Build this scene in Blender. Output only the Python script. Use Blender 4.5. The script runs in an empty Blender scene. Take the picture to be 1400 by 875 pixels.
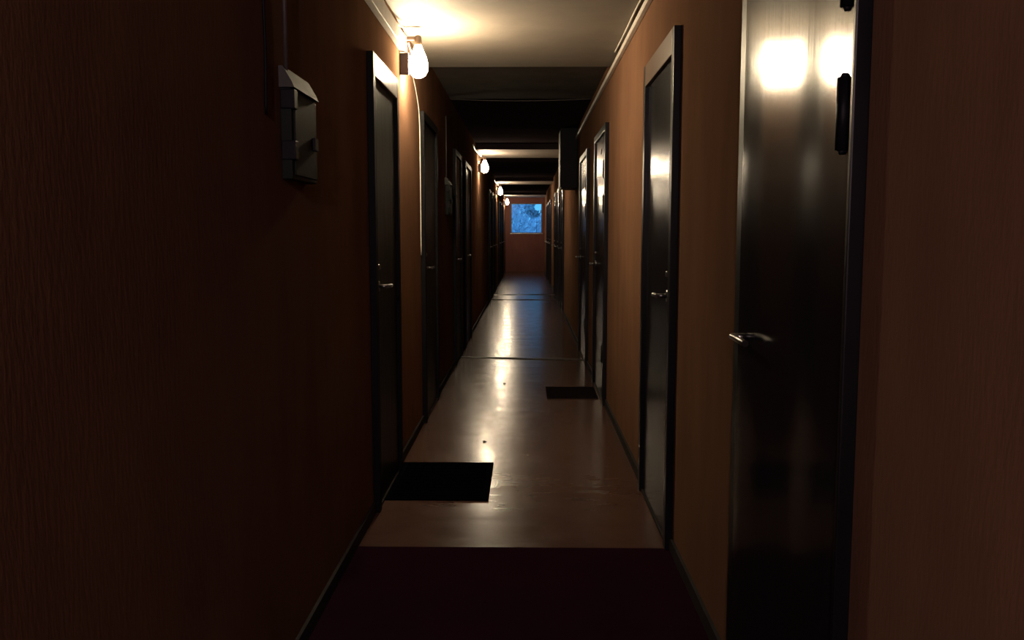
import bpy, bmesh, math, random
from mathutils import Vector, Matrix
random.seed(7)
S = bpy.context.scene
C = S.collection
A = -0.71            # left wall plane
B = 0.60             # right wall plane
H = 2.46             # ceiling height over the first lamp
Y0, Y1 = -4.6, 29.0  # back and far end of the corridor
CAM_H = 1.3

# ------------------------------------------------------------------ materials
def new_mat(name):
    m = bpy.data.materials.new(name); m.use_nodes = True
    nt = m.node_tree
    return m, nt, nt.nodes['Principled BSDF']

def noise(nt, scale, detail=4, rough=.55, stretch=(1, 1, 1)):
    tc = nt.nodes.new('ShaderNodeTexCoord'); mp = nt.nodes.new('ShaderNodeMapping')
    mp.inputs['Scale'].default_value = stretch
    nt.links.new(tc.outputs['Object'], mp.inputs['Vector'])
    n = nt.nodes.new('ShaderNodeTexNoise')
    n.inputs['Scale'].default_value = scale; n.inputs['Detail'].default_value = detail
    n.inputs['Roughness'].default_value = rough
    nt.links.new(mp.outputs['Vector'], n.inputs['Vector'])
    return n

def ramp(nt, src, p0, c0, p1, c1):
    r = nt.nodes.new('ShaderNodeValToRGB')
    r.color_ramp.elements[0].position = p0; r.color_ramp.elements[0].color = (*c0, 1)
    r.color_ramp.elements[1].position = p1; r.color_ramp.elements[1].color = (*c1, 1)
    nt.links.new(src, r.inputs['Fac'])
    return r

def rng(nt, src, a, b):
    r = nt.nodes.new('ShaderNodeMapRange')
    r.inputs['From Min'].default_value = .3; r.inputs['From Max'].default_value = .7
    r.inputs['To Min'].default_value = a; r.inputs['To Max'].default_value = b
    nt.links.new(src, r.inputs['Value'])
    return r

def bump(nt, bsdf, src, strength, dist, prev=None):
    b = nt.nodes.new('ShaderNodeBump')
    b.inputs['Strength'].default_value = strength; b.inputs['Distance'].default_value = dist
    nt.links.new(src, b.inputs['Height'])
    if prev: nt.links.new(prev.outputs['Normal'], b.inputs['Normal'])
    nt.links.new(b.outputs['Normal'], bsdf.inputs['Normal'])
    return b

def paint(name, c0, c1, rough=.7, scale=6, stretch=(1, 1, 1), bscale=60, bstr=.3, bdist=.003, bstretch=(1, 1, 1), metallic=0, spec=.5):
    m, nt, p = new_mat(name)
    n = noise(nt, scale, 5, .6, stretch)
    r = ramp(nt, n.outputs['Fac'], .32, c0, .7, c1)
    nt.links.new(r.outputs['Color'], p.inputs['Base Color'])
    p.inputs['Roughness'].default_value = rough; p.inputs['Metallic'].default_value = metallic
    p.inputs['Specular IOR Level'].default_value = spec
    if bstr:
        b = noise(nt, bscale, 3, .6, bstretch)
        bump(nt, p, b.outputs['Fac'], bstr, bdist)
    return m

M = {}
M['wall'] = paint('terracotta wall paint', (.130, .069, .043), (.172, .094, .056), .9, 3.5, (1, 1, .35), 90, .35, .003, (1, 1, .25), spec=0)
M['wall_end'] = paint('red brown wall paint', (.110, .046, .040), (.145, .064, .055), .9, 3.5, (1, 1, .35), 90, .35, .003, spec=0)
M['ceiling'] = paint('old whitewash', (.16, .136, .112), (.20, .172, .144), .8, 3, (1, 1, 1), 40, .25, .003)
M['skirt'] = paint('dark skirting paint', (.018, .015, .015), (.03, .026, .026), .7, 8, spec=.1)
M['ceiling_far_shaded'] = paint('ceiling in painted deep shade', (.036, .028, .031), (.052, .042, .045), .9, 3, (1, 1, 1), 40, .25, .003, spec=0)  # near-black colour stands in for the unlit stretches between lamps
M['ceiling_shaded'] = paint('ceiling in painted shade', (.075, .062, .055), (.11, .092, .080), .9, 3, (1, 1, 1), 40, .25, .003, spec=.05)  # darkened colour paints in the lamplight falling off past the first lamp
M['trim'] = paint('dull beam paint', (.19, .165, .142), (.24, .21, .18), .8, 5)
M['pvc'] = paint('grey white plastic', (.50, .46, .42), (.62, .58, .53), .45, 10, bstr=0)
M['conduit'] = paint('dusty grey conduit', (.045, .038, .035), (.07, .06, .055), .5, 10, bstr=0)
M['wire'] = paint('pale cable sheath', (.62, .57, .50), (.75, .70, .62), .4, 20, bstr=0)
M['black'] = paint('black lacquer', (.0025, .0025, .004), (.005, .005, .007), .5, 12, bstr=0, spec=.1)
M['rubber'] = paint('black rubber pile', (.0015, .0015, .003), (.004, .004, .006), .95, 60, bscale=260, bstr=.8, bdist=.006, spec=0)
M['fibre'] = paint('worn dark fibre', (.008, .006, .006), (.016, .012, .012), .95, 60, bscale=260, bstr=.8, bdist=.006, spec=0)
M['steelbox'] = paint('grey green enamel', (.009, .011, .010), (.014, .017, .015), .6, 9, bstr=.1, spec=.06)
M['boxcap'] = paint('pale grey enamel', (.055, .056, .053), (.075, .077, .072), .7, 9, bstr=0, spec=.05)
M['steel'] = paint('worn chrome', (.28, .28, .28), (.36, .36, .36), .28, 30, bstr=0, metallic=1)
M['strip'] = paint('worn threshold strip', (.05, .045, .04), (.12, .11, .10), .35, 30, (1, .2, 1), bstr=.1)
M['bakelite'] = paint('brown bakelite', (.05, .03, .02), (.08, .05, .03), .4, 10, bstr=0)
M['frame_white'] = paint('white window paint', (.50, .50, .50), (.62, .62, .62), .6, 10, bstr=0)
M['frame_grey'] = paint('grey window paint', (.10, .10, .11), (.16, .16, .17), .6, 10, bstr=0)
M['crumb'] = paint('dark crumb', (.02, .015, .012), (.05, .04, .03), .9, 40)
M['casing'] = paint('brown casing paint', (.13, .075, .045), (.19, .11, .07), .30, 8, (1, 1, .2), bstr=.05)
M['snow'] = paint('frosty ground', (.55, .6, .68), (.75, .8, .88), .9, 1.5)
M['bark'] = paint('tree bark', (.06, .05, .05), (.14, .12, .11), .9, 8, (1, 1, .2))

def leaf_mat(name, c0, c1):
    m, nt, p = new_mat(name)
    n = noise(nt, 1.3, 3)
    r = ramp(nt, n.outputs['Fac'], .35, c0, .65, c1)
    nt.links.new(r.outputs['Color'], p.inputs['Base Color'])
    p.inputs['Roughness'].default_value = .8
    return m
M['frost'] = leaf_mat('frosted foliage', (.55, .60, .66), (.85, .88, .90))
M['frost_dark'] = leaf_mat('dark evergreen foliage', (.25, .33, .36), (.45, .55, .60))

# door skins: dark enamel brushed vertically
def door_mat(name, c0, c1, r0, r1, bstr=.12, spec=.5):
    m, nt, p = new_mat(name)
    p.inputs['Specular IOR Level'].default_value = spec
    n = noise(nt, 9, 5, .6, (1, 6, .35))
    r = ramp(nt, n.outputs['Fac'], .3, c0, .7, c1)
    nt.links.new(r.outputs['Color'], p.inputs['Base Color'])
    n2 = noise(nt, 26, 4, .6, (1, 4, .12))
    q = rng(nt, n2.outputs['Fac'], r0, r1)
    nt.links.new(q.outputs['Result'], p.inputs['Roughness'])
    n3 = noise(nt, 60, 3, .6, (1, 3, .08))
    bump(nt, p, n3.outputs['Fac'], bstr, .002)
    return m
M['door_black'] = door_mat('black door enamel', (.006, .006, .009), (.011, .011, .014), .13, .20, .03, .18)
M['door_satin'] = door_mat('satin black door enamel', (.006, .006, .009), (.011, .011, .014), .20, .27, .02, .16)
M['door_green'] = door_mat('dark green grey door enamel', (.007, .009, .0085), (.013, .016, .015), .34, .46, .05, .16)
M['door_frame'] = door_mat('black door frame enamel', (.004, .004, .005), (.008, .008, .009), .3, .4, .03, .12)
M['door_frame_dull'] = door_mat('dull dark door frame enamel', (.004, .004, .005), (.008, .008, .009), .5, .6, .03, .06)
M['door_frame_grey'] = door_mat('lamplit door frame enamel', (.30, .28, .26), (.42, .39, .36), .25, .35, .03)  # pale colour paints lamplight onto the head of an otherwise dark frame

# linoleum
def lino(name, c0, c1, r0, r1, ripple, spec):
    m, nt, p = new_mat(name)
    p.inputs['Specular IOR Level'].default_value = spec
    n = noise(nt, 5, 6, .65)
    r = ramp(nt, n.outputs['Fac'], .3, c0, .72, c1)
    nt.links.new(r.outputs['Color'], p.inputs['Base Color'])
    n2 = noise(nt, 7, 5, .6)
    q = rng(nt, n2.outputs['Fac'], r0, r1)
    nt.links.new(q.outputs['Result'], p.inputs['Roughness'])
    n3 = noise(nt, 1.0, 3, .55, (.9, 4.0, 1))
    b1 = bump(nt, p, n3.outputs['Fac'], 1.0, ripple)
    n4 = noise(nt, 180, 2)
    bump(nt, p, n4.outputs['Fac'], .06, .0005, b1)
    return m
M['floor'] = lino('worn brown linoleum', (.062, .032, .024), (.082, .045, .033), .18, .26, .004, .10)
M['floor_near'] = lino('dark maroon linoleum', (.014, .004, .009), (.020, .006, .012), .6, .7, .002, 0)

m, nt, p = new_mat('lit opal bulb')
p.inputs['Base Color'].default_value = (.9, .88, .82, 1)
p.inputs['Emission Color'].default_value = (1, .80, .51, 1)
p.inputs['Emission Strength'].default_value = 500
M['bulb'] = m
m, nt, p = new_mat('lit pinkish bulb')
p.inputs['Base Color'].default_value = (.9, .86, .82, 1)
p.inputs['Emission Color'].default_value = (1, .71, .74, 1)
p.inputs['Emission Strength'].default_value = 1000
M['bulb_back'] = m
m, nt, p = new_mat('lit weaker bulb')
p.inputs['Base Color'].default_value = (.9, .88, .82, 1)
p.inputs['Emission Color'].default_value = (1, .80, .54, 1)
p.inputs['Emission Strength'].default_value = 310
M['bulb_weak'] = m

m, nt, p = new_mat('window glass')
nt.nodes.remove(p)
out = nt.nodes['Material Output']
tr = nt.nodes.new('ShaderNodeBsdfTransparent'); tr.inputs['Color'].default_value = (.93, .96, .97, 1)
gl = nt.nodes.new('ShaderNodeBsdfGlossy'); gl.inputs['Roughness'].default_value = .3
fr = nt.nodes.new('ShaderNodeFresnel'); fr.inputs['IOR'].default_value = 1.12
mx = nt.nodes.new('ShaderNodeMixShader')
nt.links.new(fr.outputs[0], mx.inputs[0]); nt.links.new(tr.outputs[0], mx.inputs[1]); nt.links.new(gl.outputs[0], mx.inputs[2])
nt.links.new(mx.outputs[0], out.inputs['Surface'])
M['glass'] = m

# ------------------------------------------------------------------ mesh helpers
def box(bm, x0, x1, y0, y1, z0, z1, bevel=0):
    vs = [bm.verts.new((x, y, z)) for x in (x0, x1) for y in (y0, y1) for z in (z0, z1)]
    F = [(0, 1, 3, 2), (4, 6, 7, 5), (0, 4, 5, 1), (2, 3, 7, 6), (0, 2, 6, 4), (1, 5, 7, 3)]
    fs = [bm.faces.new([vs[i] for i in f]) for f in F]
    if bevel:
        es = list({e for f in fs for e in f.edges})
        bmesh.ops.bevel(bm, geom=es, offset=bevel, segments=2, affect='EDGES', profile=.6)

def cyl(bm, p0, p1, r0, r1=None, n=16, caps=True):
    p0, p1 = Vector(p0), Vector(p1); r1 = r0 if r1 is None else r1
    d = (p1 - p0); q = d.to_track_quat('Z', 'Y')
    a = []; b = []
    for i in range(n):
        t = 2 * math.pi * i / n
        v = Vector((math.cos(t), math.sin(t), 0))
        a.append(bm.verts.new(p0 + q @ (v * r0))); b.append(bm.verts.new(p1 + q @ (v * r1)))
    for i in range(n):
        j = (i + 1) % n
        f = bm.faces.new((a[i], a[j], b[j], b[i])); f.smooth = True
    if caps:
        bm.faces.new(list(reversed(a))); bm.faces.new(b)

def lathe(bm, cx, cy, prof, n=28):
    """prof: list of (r, z) top to bottom; closed at both ends when r == 0."""
    rings = []
    for r, z in prof:
        if r < 1e-6: rings.append([bm.verts.new((cx, cy, z))])
        else: rings.append([bm.verts.new((cx + r * math.cos(2 * math.pi * i / n), cy + r * math.sin(2 * math.pi * i / n), z)) for i in range(n)])
    for a, b in zip(rings, rings[1:]):
        for i in range(n):
            j = (i + 1) % n
            if len(a) == 1 and len(b) == 1: continue
            if len(a) == 1: f = bm.faces.new((a[0], b[i], b[j]))
            elif len(b) == 1: f = bm.faces.new((a[i], b[0], a[j]))
            else: f = bm.faces.new((a[i], b[i], b[j], a[j]))
            f.smooth = True

def tube(bm, pts, r, n=8):
    """a round cable through pts"""
    pts = [Vector(p) for p in pts]
    rings = []
    for i, p in enumerate(pts):
        d = (pts[min(i + 1, len(pts) - 1)] - pts[max(i - 1, 0)]).normalized()
        u = d.orthogonal().normalized() if i == 0 else (u - d * u.dot(d)).normalized()
        w = d.cross(u)
        rings.append([bm.verts.new(p + (u * math.cos(2 * math.pi * k / n) + w * math.sin(2 * math.pi * k / n)) * r) for k in range(n)])
    for a, b in zip(rings, rings[1:]):
        for k in range(n):
            f = bm.faces.new((a[k], a[(k + 1) % n], b[(k + 1) % n], b[k])); f.smooth = True
    bm.faces.new(list(reversed(rings[0]))); bm.faces.new(rings[-1])

def smooth_path(ctrl, n=8):
    """Catmull-Rom through control points"""
    P = [Vector(c) for c in ctrl]; P = [P[0] * 2 - P[1]] + P + [P[-1] * 2 - P[-2]]
    out = []
    for i in range(1, len(P) - 2):
        for k in range(n):
            t = k / n
            out.append(.5 * (2 * P[i] + (P[i + 1] - P[i - 1]) * t + (2 * P[i - 1] - 5 * P[i] + 4 * P[i + 1] - P[i + 2]) * t * t
                             + (3 * P[i] - P[i - 1] - 3 * P[i + 1] + P[i + 2]) * t ** 3))
    out.append(P[-2])
    return out

def obj(name, bm, mat, parent=None):
    bmesh.ops.recalc_face_normals(bm, faces=bm.faces)
    me = bpy.data.meshes.new(name); bm.to_mesh(me); bm.free()
    me.materials.append(mat)
    o = bpy.data.objects.new(name, me); C.objects.link(o)
    if parent: 
        o.parent = parent
        o.matrix_parent_inverse = Matrix.Translation(parent.location).inverted()
    return o

def empty(name, loc):
    o = bpy.data.objects.new(name, None); C.objects.link(o); o.location = loc
    o.empty_display_size = .1
    return o

def tag(o, label=None, cat=None, group=None, kind=None):
    if label: o['label'] = label
    if cat: o['category'] = cat
    if group: o['group'] = group
    if kind: o['kind'] = kind
    return o

def one(name, mat, *boxes, bevel=0, parent=None):
    bm = bmesh.new()
    for b in boxes: box(bm, *b, bevel)
    return obj(name, bm, mat, parent)

# ------------------------------------------------------------------ the corridor shell
YS = 3.47                                     # seam between the two floor sheets
tag(one('floor', M['floor'], (A, B, YS, Y1, -.1, 0)), 'worn shiny brown linoleum corridor floor', 'floor', kind='structure')
tag(one('floor_near', M['floor_near'], (A, B, Y0, YS, -.1, 0)), 'darker maroon linoleum floor nearest the viewer', 'floor', kind='structure')
tag(one('wall_left', M['wall'], (A - .15, A, Y0, Y1, 0, H)), 'long dark terracotta painted left corridor wall', 'wall', kind='structure')
tag(one('wall_right', M['wall'], (B, B + .15, Y0, Y1, 0, H)), 'long terracotta painted right corridor wall', 'wall', kind='structure')
tag(one('wall_back', M['wall'], (A - .15, B + .15, Y0 - .15, Y0, 0, H)), 'terracotta wall closing the corridor behind the viewer', 'wall', kind='structure')
WX0, WX1, WZ0, WZ1 = -.535, .515, 1.275, 2.275
tag(one('wall_far', M['wall_end'], (A - .15, WX0, Y1, Y1 + .25, 0, H), (WX1, B + .15, Y1, Y1 + .25, 0, H),
        (WX0, WX1, Y1, Y1 + .25, 0, WZ0), (WX0, WX1, Y1, Y1 + .25, WZ1, H)),
    'red brown wall at the far end around the blue window', 'wall', kind='structure')
# ceiling: slab with the lower strip over the first lamp
YC = 6.22; HR = 2.53
tag(one('ceiling_shaded', M['ceiling_shaded'], (A - .15, B + .15, YC, 8.13, HR, H + .2)), 'raised ceiling with painted shade just past the nearest lamp', 'ceiling', kind='structure')
tag(one('ceiling_far_shaded', M['ceiling_far_shaded'], (A - .15, B + .15, 8.13, Y1 + .25, HR, H + .2)), 'ceiling painted dark for shade down the far length of the corridor', 'ceiling', kind='structure')
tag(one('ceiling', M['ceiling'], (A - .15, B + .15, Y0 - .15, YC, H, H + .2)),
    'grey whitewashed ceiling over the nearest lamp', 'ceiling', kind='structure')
for nm, X, w in (('left', A, 'left wall'), ('right', B, 'right wall')):
    t = .012 if nm == 'left' else -.012
    tag(one('baseboard_' + nm, M['skirt'], (min(X, X + t), max(X, X + t), Y0, Y1, 0, .055)),
        'low dark skirting strip along the foot of the ' + w, 'baseboard', kind='structure')
# wall heads above the raised ceiling part
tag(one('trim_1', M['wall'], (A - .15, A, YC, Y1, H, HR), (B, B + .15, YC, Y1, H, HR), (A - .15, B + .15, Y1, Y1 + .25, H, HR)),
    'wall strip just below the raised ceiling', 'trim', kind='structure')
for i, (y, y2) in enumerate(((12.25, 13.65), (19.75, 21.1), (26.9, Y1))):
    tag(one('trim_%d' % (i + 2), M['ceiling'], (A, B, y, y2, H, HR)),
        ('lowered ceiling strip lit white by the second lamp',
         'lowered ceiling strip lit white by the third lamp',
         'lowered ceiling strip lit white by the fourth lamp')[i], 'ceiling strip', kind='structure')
    tag(one('trim_%d' % (i + 8), M['ceiling_far_shaded'], (A, B, y - .02, y, H - .004, HR)), 'strip of painted shade on the near edge of the lowered ceiling by the %s lamp' % ('second', 'third', 'fourth')[i], 'trim', kind='structure')  # thin dark strip added to put shade on the step's near face

def ridge(name, ya, yb, w, h, label, seed, mat):
    """a slightly wavy raised lip across the floor"""
    rnd = random.Random(seed); bm = bmesh.new(); n = 26; rows = []
    for i in range(n + 1):
        t = i / n; x = A + .012 + (B - A - .024) * t
        y = ya + (yb - ya) * t + .012 * math.sin(5 * t + seed) + rnd.uniform(-.004, .004)
        hh = h * (.75 + .5 * math.sin(7 * t + seed * 2) ** 2)
        rows.append([bm.verts.new((x, y - w, 0)), bm.verts.new((x, y - w * .35, hh)), bm.verts.new((x, y + w * .35, hh)), bm.verts.new((x, y + w, 0))])
    for a, b in zip(rows, rows[1:]):
        for k in range(4):
            f = bm.faces.new((a[k], a[(k + 1) % 4], b[(k + 1) % 4], b[k]))
    bm.faces.new(rows[0]); bm.faces.new(list(reversed(rows[-1])))
    return tag(obj(name, bm, mat), label, 'floor strip', kind='structure')
ridge('trim_5', 8.93, 8.79, .022, .010, 'dark curled floor seam crossing the corridor between the third doors', 1, M['strip'])
ridge('trim_6', 16.72, 16.70, .035, .013, 'dark floor seam crossing far down the corridor, nearer of the two', 2, M['strip'])
ridge('trim_7', 18.1, 18.1, .035, .012, 'dark floor seam crossing far down the corridor, farther of the two', 3, M['strip'])

# ------------------------------------------------------------------ window and the view outside
w = empty('window_1', (0, Y1 + .16, WZ0))
tag(w, 'blue dusk window in the far end wall', 'window', kind='structure')
yf = Y1 + .13
one('window_frame', M['frame_grey'], (WX0, WX0 + .03, yf, yf + .06, WZ0, WZ1), (WX1 - .03, WX1, yf, yf + .06, WZ0, WZ1),
    (WX0 + .03, WX1 - .03, yf, yf + .06, WZ0, WZ0 + .03), (WX0 + .03, WX1 - .03, yf, yf + .06, WZ1 - .03, WZ1), parent=w)
one('pane', M['glass'], (WX0 + .03, WX1 - .03, yf + .025, yf + .031, WZ0 + .03, WZ1 - .03), parent=w)
one('window_sill', M['frame_white'], (WX0 - .02, WX1 + .02, Y1 - .04, Y1 + .13, WZ0 - .02, WZ0 + .003), bevel=.004, parent=w)

GZ = -6.0
tag(one('ground', M['snow'], (-60, 60, Y1 + .3, 140, GZ - .3, GZ)), 'pale frosty ground outside far below the window', 'ground', kind='structure')

def tree(name, x, y, h, r, n, mat, label, seed, zc=0.62, slim=1, clumps=0):
    rnd = random.Random(seed)
    t = empty(name, (x, y, GZ)); tag(t, label, 'tree', 'trees outside the end window')
    bm = bmesh.new()
    top = Vector((x + rnd.uniform(-.3, .3), y, GZ + h * .9))
    cyl(bm, (x, y, GZ), top, h * .022 * slim, h * .004 * slim, 10)
    for i in range(26):
        f = rnd.uniform(.3, .9); p = Vector((x, y, GZ)).lerp(top, f)
        a = rnd.uniform(0, 6.28); L = r * (1.15 - f) * rnd.uniform(.7, 1.3)
        q = p + Vector((math.cos(a) * L, math.sin(a) * L, L * rnd.uniform(.25, .8)))
        cyl(bm, p, q, h * .006, h * .0015, 6)
    obj('trunk', bm, M['bark'], t)
    bm = bmesh.new()
    cl = [(Vector((rnd.uniform(-1, 1), rnd.uniform(-1, 1), rnd.uniform(-1, 1))) * .8, rnd.uniform(.18, .42)) for _ in range(clumps)]
    for i in range(n):
        while True:
            d = Vector((rnd.uniform(-1, 1), rnd.uniform(-1, 1), rnd.uniform(-1, 1)))
            if d.length <= 1: break
        if cl:
            k, w_ = rnd.choice(cl); d = k + d * w_
        c = Vector((x + d.x * r, y + d.y * r, GZ + h * zc + d.z * h * (1 - zc)))
        s = rnd.uniform(.08, .20)
        u = Vector((rnd.gauss(0, 1), rnd.gauss(0, 1), rnd.gauss(0, 1))).normalized(); v = u.orthogonal().normalized()
        w_ = u.cross(v)
        vs = [bm.verts.new(c + v * s), bm.verts.new(c + w_ * s * .5 + u * s * .2), bm.verts.new(c - v * s), bm.verts.new(c - w_ * s * .5 + u * s * .2)]
        bm.faces.new((vs[0], vs[1], vs[2])); bm.faces.new((vs[0], vs[2], vs[3]))
    o = obj('foliage', bm, mat, t)
    return t
tree('frosted_tree', -2.0, 46, 11.5, 2.45, 9000, M['frost'], 'pale frosted tree filling the left half of the end window', 3)
tree('frosted_tree', 1.2, 52, 8.5, 3.0, 9000, M['frost'], 'pale frosted low tree at the lower right of the end window', 5)
tree('dark_tree', .50, 42, 8.75, .55, 330, M['frost_dark'], 'darker thin tree with sky gaps at the upper right of the end window', 9, .955, .25, 9)

# ------------------------------------------------------------------ doors
def leaf_mesh(side, X, y0, y1, z0, z1, out, prof):
    """door skin as a slab whose face follows prof(u) (metres outwards, u 0..1 from the near edge)"""
    bm = bmesh.new(); n = 48; front = []; back = []
    for i in range(n + 1):
        u = i / n; y = y0 + (y1 - y0) * u
        xo = X + side * (out + prof(u))
        front.append([bm.verts.new((xo, y, z)) for z in (z0, z1)])
        back.append([bm.verts.new((X, y, z)) for z in (z0, z1)])
    for i in range(n):
        f = bm.faces.new((front[i][0], front[i + 1][0], front[i + 1][1], front[i][1])); f.smooth = True
        bm.faces.new((back[i][0], back[i][1], back[i + 1][1], back[i + 1][0]))
    nv = lambda v: bm.verts.new(v.co)          # the rim has vertices of its own, so the face shades true
    for i in range(n):
        for k in (0, 1):
            bm.faces.new((nv(front[i][k]), nv(front[i + 1][k]), nv(back[i + 1][k]), nv(back[i][k])))
    for i in (0, n):
        bm.faces.new((nv(front[i][0]), nv(front[i][1]), nv(back[i][1]), nv(back[i][0])))
    return bm

def handle_mesh(side, X, y, z, d, locks=()):
    """lever on a round rosette; d = +1 lever points away from the viewer"""
    bm = bmesh.new()
    cyl(bm, (X, y, z), (X + side * .010, y, z), .026, .024, 20)
    cyl(bm, (X + side * .010, y, z), (X + side * .050, y, z), .009, .009, 12)
    tube(bm, smooth_path([(X + side * .050, y - d * .008, z), (X + side * .054, y + d * .03, z + .002), (X + side * .052, y + d * .08, z), (X + side * .046, y + d * .115, z - .004)], 6), .0085, 10)
    for dz, r in locks:
        cyl(bm, (X, y, z + dz), (X + side * .014, y, z + dz), r, r * .85, 18)
    return bm

def hinge_mesh(side, X, y, z0, z1):
    bm = bmesh.new()
    cyl(bm, (X + side * .012, y, z0), (X + side * .012, y, z1), .012, .012, 14)
    box(bm, min(X, X + side * .006), max(X, X + side * .006), y - .012, y + .012, z0 + .01, z1 - .01)
    for z in (z0, z1):
        s = 1 if z == z1 else -1
        cyl(bm, (X + side * .012, y, z), (X + side * .012, y, z + s * .008), .008, .004, 12)
    return bm

DOORS = 0
def door(side_name, y0, y1, label, leaf='door_black', frame='door_frame', top=2.10, fw=.055, prof=None, hinges=False, handle='far',
         hz=1.04, locks=((.09, .014),), head=None, out=.012, fout=.03, plate=None, fw0=None):
    global DOORS
    fw0 = fw if fw0 is None else fw0
    DOORS += 1
    side = 1 if side_name == 'left' else -1
    X = A if side_name == 'left' else B
    t = empty('door_%d' % DOORS, (X, (y0 + y1) / 2, 0))
    tag(t, label, 'door', kind='structure')
    rnd = random.Random(DOORS * 13)
    if prof is None:
        ph = rnd.uniform(0, 6.28); am = rnd.uniform(.0008, .002)
        prof = lambda u: am * (1 + math.sin(ph + 5.5 * u))
    xs = sorted((X, X + side * fout))
    one('door_frame', M[frame], (*xs, y0, y0 + fw0, 0, top), (*xs, y1 - fw, y1, 0, top), *(() if head else ((*xs, y0 + fw0, y1 - fw, top - fw, top),)), bevel=.003, parent=t)
    if head: one('head_casing', M[head], (*xs, y0 + fw0, y1 - fw, top - .10, top), bevel=.003, parent=t)
    htop = top - (.10 if head else fw)
    obj('door_leaf', leaf_mesh(side, X, y0 + fw0, y1 - fw, .012, htop - .004, out, prof), M[leaf], t)
    one('door_sill', M['skirt'], (*sorted((X, X + side * .02)), y0 + fw0, y1 - fw, 0, .012), parent=t)
    hy = (y1 - fw - .07) if handle == 'far' else (y0 + fw0 + .07)
    xf = X + side * out
    if handle: obj('handle', handle_mesh(side, xf, hy, hz, -1 if handle == 'far' else 1, locks), M['steel'], t)
    if hinges:
        yh = y0 + fw0 + .05 if handle == 'far' else y1 - fw - .022
        for z0, z1 in ((1.705, 1.835), (1.45, 1.58), (.32, .45)):
            obj('hinge', hinge_mesh(side, xf, yh, z0, z1), M['black'], t)
    if plate:
        one('number_plate', M['black'], (*sorted((xf, xf + side * .004)), plate[0] - .025, plate[0] + .025, plate[1] - .02, plate[1] + .02), bevel=.001, parent=t)
    return t

_K = [(0, 0), (.12, .002), (.32, -.035), (.52, .042), (.70, .056), (.85, .02), (1, -.02)]
def _slope(u):
    for (a, p), (b, q) in zip(_K, _K[1:]):
        if u <= b:
            t = (u - a) / (b - a); t = t * t * (3 - 2 * t); return p + (q - p) * t
    return _K[-1][1]
def prof_near(u):
    # buckled sheet steel: the slope of the skin wavers by a few degrees across the leaf
    n = max(1, int(u * 60)); return .010 + .74 * sum(_slope(u * (k + .5) / n) for k in range(n)) * u / n
# right side, nearest first
door('right', 1.55, 2.37, 'black steel door nearest on the right wall with two glaring lamp reflections', prof=prof_near, hinges=True, fw0=.014, hz=1.03, locks=((.05, .012), (.16, .018)))
door('right', 3.45, 4.32, 'second door along the right wall, dark leaf with small lamp reflections under a brown head casing', leaf='door_satin', head='casing', handle='near', hz=1.04)
door('right', 6.40, 7.45, 'third door along the right wall, behind the small right doormat', leaf='door_satin', hinges=True, handle='far', hz=1.04, plate=(6.9, 1.93))
door('right', 8.35, 9.5, 'fourth door along the right wall, just before the hanging black cabinet', leaf='door_satin', hinges=True)
# left side
door('left', 3.90, 4.66, 'dark green grey door nearest on the left wall, by the large black doormat, head of its frame brightly lit', leaf='door_green', frame='door_frame_dull', head='door_frame_grey', handle='near', hz=1.05)
door('left', 5.80, 6.68, 'second door along the left wall, just past the first glowing lamp', leaf='door_green', frame='door_frame_dull', handle='near', hz=1.06)
door('left', 8.35, 9.15, 'third door along the left wall, beyond the farther meter box', leaf='door_green', frame='door_frame_dull', handle='near')
door('left', 9.75, 10.75, 'fourth door along the left wall, in the dark stretch before the second lamp', leaf='door_green', frame='door_frame_dull', handle='near')
far_words = ['fifth', 'sixth', 'seventh', 'eighth', 'ninth', 'tenth', 'eleventh']
for i, y in enumerate((13.9, 15.6, 17.4, 21.0, 22.8, 24.6)):
    door('right', y, y + .85, far_words[i] + ' door along the right wall, a thin dark strip far down the corridor', leaf='door_satin', hinges=i % 2 == 0)
for i, y in enumerate((15.9, 17.4, 18.6, 21.6, 23.2, 24.9)):
    door('left', y, y + .85, far_words[i] + ' door along the left wall, a thin dark strip far down the corridor', leaf='door_green', frame='door_frame_dull', handle='near')

# ------------------------------------------------------------------ lamps
def lamp(y, label):
    t = empty('bulb_lamp', (A, y, H)); tag(t, label, 'lamp', 'bare glowing lamps along the left wall')
    x = A + .092; zt = 2.405
    bm = bmesh.new()
    box(bm, A, A + .048, y - .085, y - .066, 2.18, 2.30, .003)
    box(bm, A, A + .018, y - .04, y + .04, 2.34, 2.43, .004)
    box(bm, A + .018, x + .018, y - .012, y + .012, 2.385, 2.405, .003)
    obj('bracket', bm, M['bakelite'], t)
    bm = bmesh.new()
    lathe(bm, x, y, [(0, 2.412), (.014, 2.410), (.021, 2.40), (.022, 2.365), (.019, 2.355), (0, 2.354)])
    obj('socket', bm, M['bakelite'], t)
    bm = bmesh.new()
    prof = [(0, 2.360), (.018, 2.358), (.023, 2.342), (.034, 2.318), (.047, 2.288), (.054, 2.258), (.055, 2.238), (.050, 2.212), (.039, 2.191), (.022, 2.179), (0, 2.175)]
    lathe(bm, x, y, prof)
    obj('bulb', bm, M['bulb' if y < 6 else 'bulb_weak'], t)
    return t
LY = (5.02, 12.85, 20.4, 27.4)
for y, l in zip(LY, ('nearest glowing bulb lamp high on the left wall between the first two doors',
                     'second glowing bulb lamp along the left wall, under the lit beam',
                     'third glowing bulb lamp along the left wall, a small bright spot',
                     'fourth and farthest glowing bulb lamp, beside the blue end window')):
    lamp(y, l)
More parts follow.
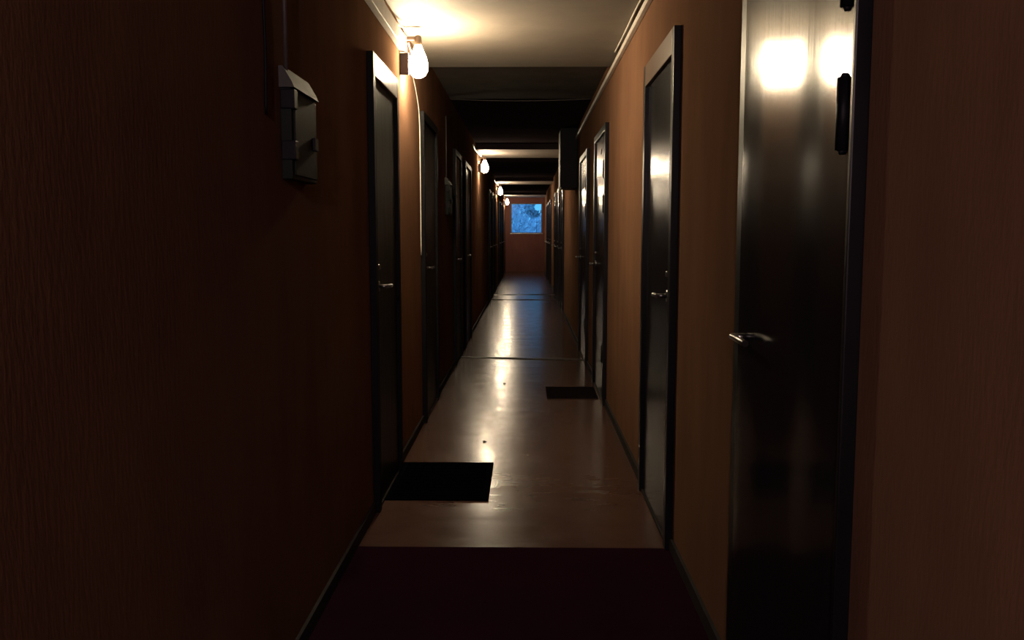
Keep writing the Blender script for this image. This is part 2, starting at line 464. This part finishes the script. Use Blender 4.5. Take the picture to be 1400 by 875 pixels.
# the lamp behind the viewer: a stronger bulb on a short cord
t = empty('pendant_lamp', (-.30, -2.0, H)); tag(t, 'bare bulb on a short cord under the ceiling behind the viewer', 'lamp')
bm = bmesh.new(); lathe(bm, -.30, -2.0, [(0, H), (.045, H), (.045, H - .012), (.012, H - .03), (0, H - .03)]); obj('ceiling_rose', bm, M['bakelite'], t)
bm = bmesh.new(); cyl(bm, (-.30, -2.0, H - .03), (-.30, -2.0, 2.30), .004); obj('cord', bm, M['black'], t)
bm = bmesh.new(); lathe(bm, -.30, -2.0, [(0, 2.305), (.016, 2.303), (.021, 2.29), (.021, 2.25), (0, 2.249)]); obj('socket', bm, M['bakelite'], t)
bm = bmesh.new(); lathe(bm, -.30, -2.0, [(0, 2.252), (.017, 2.25), (.03, 2.21), (.05, 2.16), (.055, 2.12), (.046, 2.08), (.022, 2.06), (0, 2.056)]); obj('bulb', bm, M['bulb_back'], t)

# ------------------------------------------------------------------ cable trunking and cables
def trunking(name, X, side, y0, y1, z0, z1, d, label):
    bm = bmesh.new()
    xs = sorted((X, X + side * d))
    box(bm, *xs, y0, y1, z0, z1, .004)
    o = obj(name, bm, M['pvc']); tag(o, label, 'cable trunking')
    xe = sorted((X, X + side * (d + .003)))
    one('end_cap', M['pvc'], (*xe, y1 - .012, y1 + .004, z0 - .003, z1 + .003), bevel=.002, parent=o)
    return o
trunking('cable_trunking', A + .001, 1, -2.7, 4.93, 2.305, 2.385, .035, 'wide pale plastic cable trunking high on the left wall, ending at the nearest lamp')
trunking('cable_trunking', B - .001, -1, Y0 + .01, 12.2, 2.40, 2.432, .025, 'slim pale cable trunking high along the right wall')

def cable(name, pts, r, label, mat='wire', n=7):
    bm = bmesh.new(); tube(bm, smooth_path(pts, n), r)
    return tag(obj(name, bm, M[mat]), label, 'cable')
rnd = random.Random(4)
pts = [(A + .018 + rnd.uniform(-.006, .010), -2.6 + i * .25, 2.393 + rnd.uniform(0, .010)) for i in range(38)]
pts = [p for p in pts if p[1] < 4.75] + [(A + .03, 4.86, 2.42), (A + .04, 4.96, 2.43)]
cable('loose_cable', pts, .005, 'loose pale wires lying on top of the left cable trunking')
cable('ceiling_cable', [(B - .035, Y0 + .3 + i * .5, H - .006 - (.004 if i % 2 else 0)) for i in range(21)], .005, 'thin pale cable running under the ceiling beside the right wall')
# the drop from the first lamp down beside the second left door
cable('drop_cable', [(A + .03, 5.075, 2.38), (A + .03, 5.2, 2.34), (A + .008, 5.42, 2.27), (A + .0042, 5.62, 2.18), (A + .0042, 5.74, 2.08), (A + .0042, 5.775, 1.9), (A + .0042, 5.78, 1.5), (A + .0042, 5.775, 1.15)], .003,
      'thin pale cable dropping from the nearest lamp beside the second left door')
cable('crossing_cable', [(A + .01, 8.1, 2.522), (-.4, 8.1, 2.51), (-.05, 8.1, 2.505), (.3, 8.1, 2.51), (B - .01, 8.1, 2.522)], .003,
      'thin sagging wire stretched across under the dark ceiling', 'conduit')
for y, l in ((12.75, 'short pale pipe and wire bent up to the second lamp'), (20.3, 'short pale wire reaching the third lamp')):
    cable('lamp_feed_cable', [(A + .008, y - 1.3, 2.44), (A + .008, y - .9, 2.42), (A + .008, y - .55, 2.43), (A + .03, y - .25, 2.415), (A + .045, y - .06, 2.405)], .009, l)

# ------------------------------------------------------------------ meter boxes and the black cabinet
def meter_box(y0, z0, label, y1=None):
    y1 = y1 or y0 + .285; z1 = z0 + .320; d = .032
    t = empty('meter_box', (A, (y0 + y1) / 2, z0)); tag(t, label, 'electric box', 'electric meter boxes on the left wall')
    one('box_body', M['steelbox'], (A, A + d, y0, y1, z0, z1 - .06), bevel=.003, parent=t)
    bm = bmesh.new()    # sloping pale cap
    v = [(A, z1 - .06), (A + d + .012, z1 - .06), (A + d + .006, z1 - .045), (A + .012, z1), (A, z1)]
    a = [bm.verts.new((x, y0 - .008, z)) for x, z in v]; b = [bm.verts.new((x, y1 + .002, z)) for x, z in v]
    for i in range(5): bm.faces.new((a[i], a[(i + 1) % 5], b[(i + 1) % 5], b[i]))
    bm.faces.new(a); bm.faces.new(list(reversed(b)))
    obj('top_cap', bm, M['boxcap'], t)
    one('box_door', M['steelbox'], (A + d, A + d + .006, y0 + .02, y1 - .012, z0 + .012, z1 - .07), bevel=.002, parent=t)
    for z in (z0 + .055, z0 + .20):
        one('clasp', M['black'], (A + .002, A + d + .012, y0 - .007, y0 + .03, z, z + .055), bevel=.003, parent=t)
    one('latch', M['black'], (A + d + .006, A + d + .016, y1 - .07, y1 - .03, z0 + .10, z0 + .14), bevel=.002, parent=t)
    bm = bmesh.new(); cyl(bm, (A + .012, y0 + .03, z1 - .02), (A + .012, y0 + .03, 2.300), .006, .006, 10)
    obj('conduit', bm, M['conduit'], t)
    return t
meter_box(2.52, 1.455, 'pale capped electric meter box alone on the dark wall at near left')
meter_box(7.54, 1.455, 'small electric meter box on the left wall between the second and third doors')
cable('wall_cable', [(A + .004, 2.37, 2.32), (A + .004, 2.37, 2.0), (A + .005, 2.375, 1.8), (A + .004, 2.37, 1.62)], .004, 'thin dark cable down the wall left of the near meter box', 'black')

t = empty('wall_cabinet', (B, 10.6, 1.82)); tag(t, 'black box cabinet hung high on the right wall under the ceiling', 'cabinet')
one('cabinet_body', M['black'], (.405, B, 10.35, 10.9, 1.825, HR - .002), bevel=.006, parent=t)
one('cabinet_door', M['black'], (.395, .405, 10.37, 10.88, 1.84, HR - .02), bevel=.002, parent=t)
one('latch', M['steel'], (.385, .395, 10.42, 10.45, 2.10, 2.16), bevel=.002, parent=t)

# ------------------------------------------------------------------ doormats and crumbs
def mat_rug(x0, x1, y0, y1, label, m='rubber', rot=0):
    o = empty('doormat', ((x0 + x1) / 2, (y0 + y1) / 2, 0)); tag(o, label, 'doormat')
    one('rubber_border', M[m], (x0, x1, y0, y0 + .02, 0, .008), (x0, x1, y1 - .02, y1, 0, .008), (x0, x0 + .02, y0 + .02, y1 - .02, 0, .008), (x1 - .02, x1, y0 + .02, y1 - .02, 0, .008), parent=o)
    bm = bmesh.new()
    nx, ny = 18, 24
    box(bm, x0 + .02, x1 - .02, y0 + .02, y1 - .02, 0, .009)
    for i in range(ny):
        y = y0 + .03 + (y1 - y0 - .06) * i / (ny - 1)
        box(bm, x0 + .03, x1 - .03, y - .006, y + .006, .009, .0125)
    obj('pile', bm, M[m], o)
    o.rotation_euler.z = rot
    return o
mat_rug(-.692, -.185, 4.09, 4.77, 'large black ribbed doormat by the nearest left door')
mat_rug(.162, .565, 6.70, 7.19, 'small dark doormat in front of the third right door', 'fibre')
def crumb(x, y, s, label, seed):
    rnd = random.Random(seed); bm = bmesh.new()
    bmesh.ops.create_icosphere(bm, subdivisions=2, radius=s)
    for v in bm.verts:
        v.co *= rnd.uniform(.75, 1.2); v.co.z *= .35
    zmin = min(v.co.z for v in bm.verts)
    for v in bm.verts: v.co += Vector((x, y, -zmin))
    tag(obj('crumb', bm, M['crumb']), label, 'crumb')
crumb(-.261, 5.27, .012, 'tiny dark crumb on the shiny floor past the large doormat', 1)
crumb(-.19, 7.35, .014, 'tiny dark scrap on the floor left of the small doormat', 2)

# ------------------------------------------------------------------ sky
wd = bpy.data.worlds.new('dusk'); S.world = wd; wd.use_nodes = True
nt = wd.node_tree; bg = nt.nodes['Background']
tc = nt.nodes.new('ShaderNodeTexCoord'); sp = nt.nodes.new('ShaderNodeSeparateXYZ')
nt.links.new(tc.outputs['Generated'], sp.inputs[0])
r = ramp(nt, sp.outputs['Z'], 0.0, (.10, .48, .92), .5, (.08, .32, .85))
nt.links.new(r.outputs['Color'], bg.inputs['Color'])
bg.inputs['Strength'].default_value = 1.35

# ------------------------------------------------------------------ camera
f, cx, cy, vx, vy = 1180.0, 700.0, 437.5, 720.0, 318.0
d = Vector((vx - cx, cy - vy, f)).normalized()
th = math.asin(d.y); psi = math.asin(d.x / math.cos(th))
Fw = Vector((-math.sin(psi) * math.cos(th), math.cos(psi) * math.cos(th), -math.sin(th)))
R = Vector((math.cos(psi), math.sin(psi), 0)); U = R.cross(Fw)
cam = bpy.data.cameras.new('camera'); co = bpy.data.objects.new('camera', cam); C.objects.link(co)
co.matrix_world = Matrix(((R.x, U.x, -Fw.x, 0), (R.y, U.y, -Fw.y, 0), (R.z, U.z, -Fw.z, CAM_H), (0, 0, 0, 1)))
cam.sensor_width = 36; cam.lens = f / 1400 * 36; cam.clip_start = .05; cam.clip_end = 500
S.camera = co

S.view_settings.view_transform = 'Standard'; S.view_settings.look = 'None'
S.view_settings.exposure = 0; S.view_settings.gamma = 1; S.view_settings.use_curve_mapping = False
S.cycles.use_denoising = True
S.cycles.max_bounces = 8; S.cycles.diffuse_bounces = 5; S.cycles.glossy_bounces = 4
S.cycles.sample_clamp_indirect = 4
S.cycles.use_light_tree = True
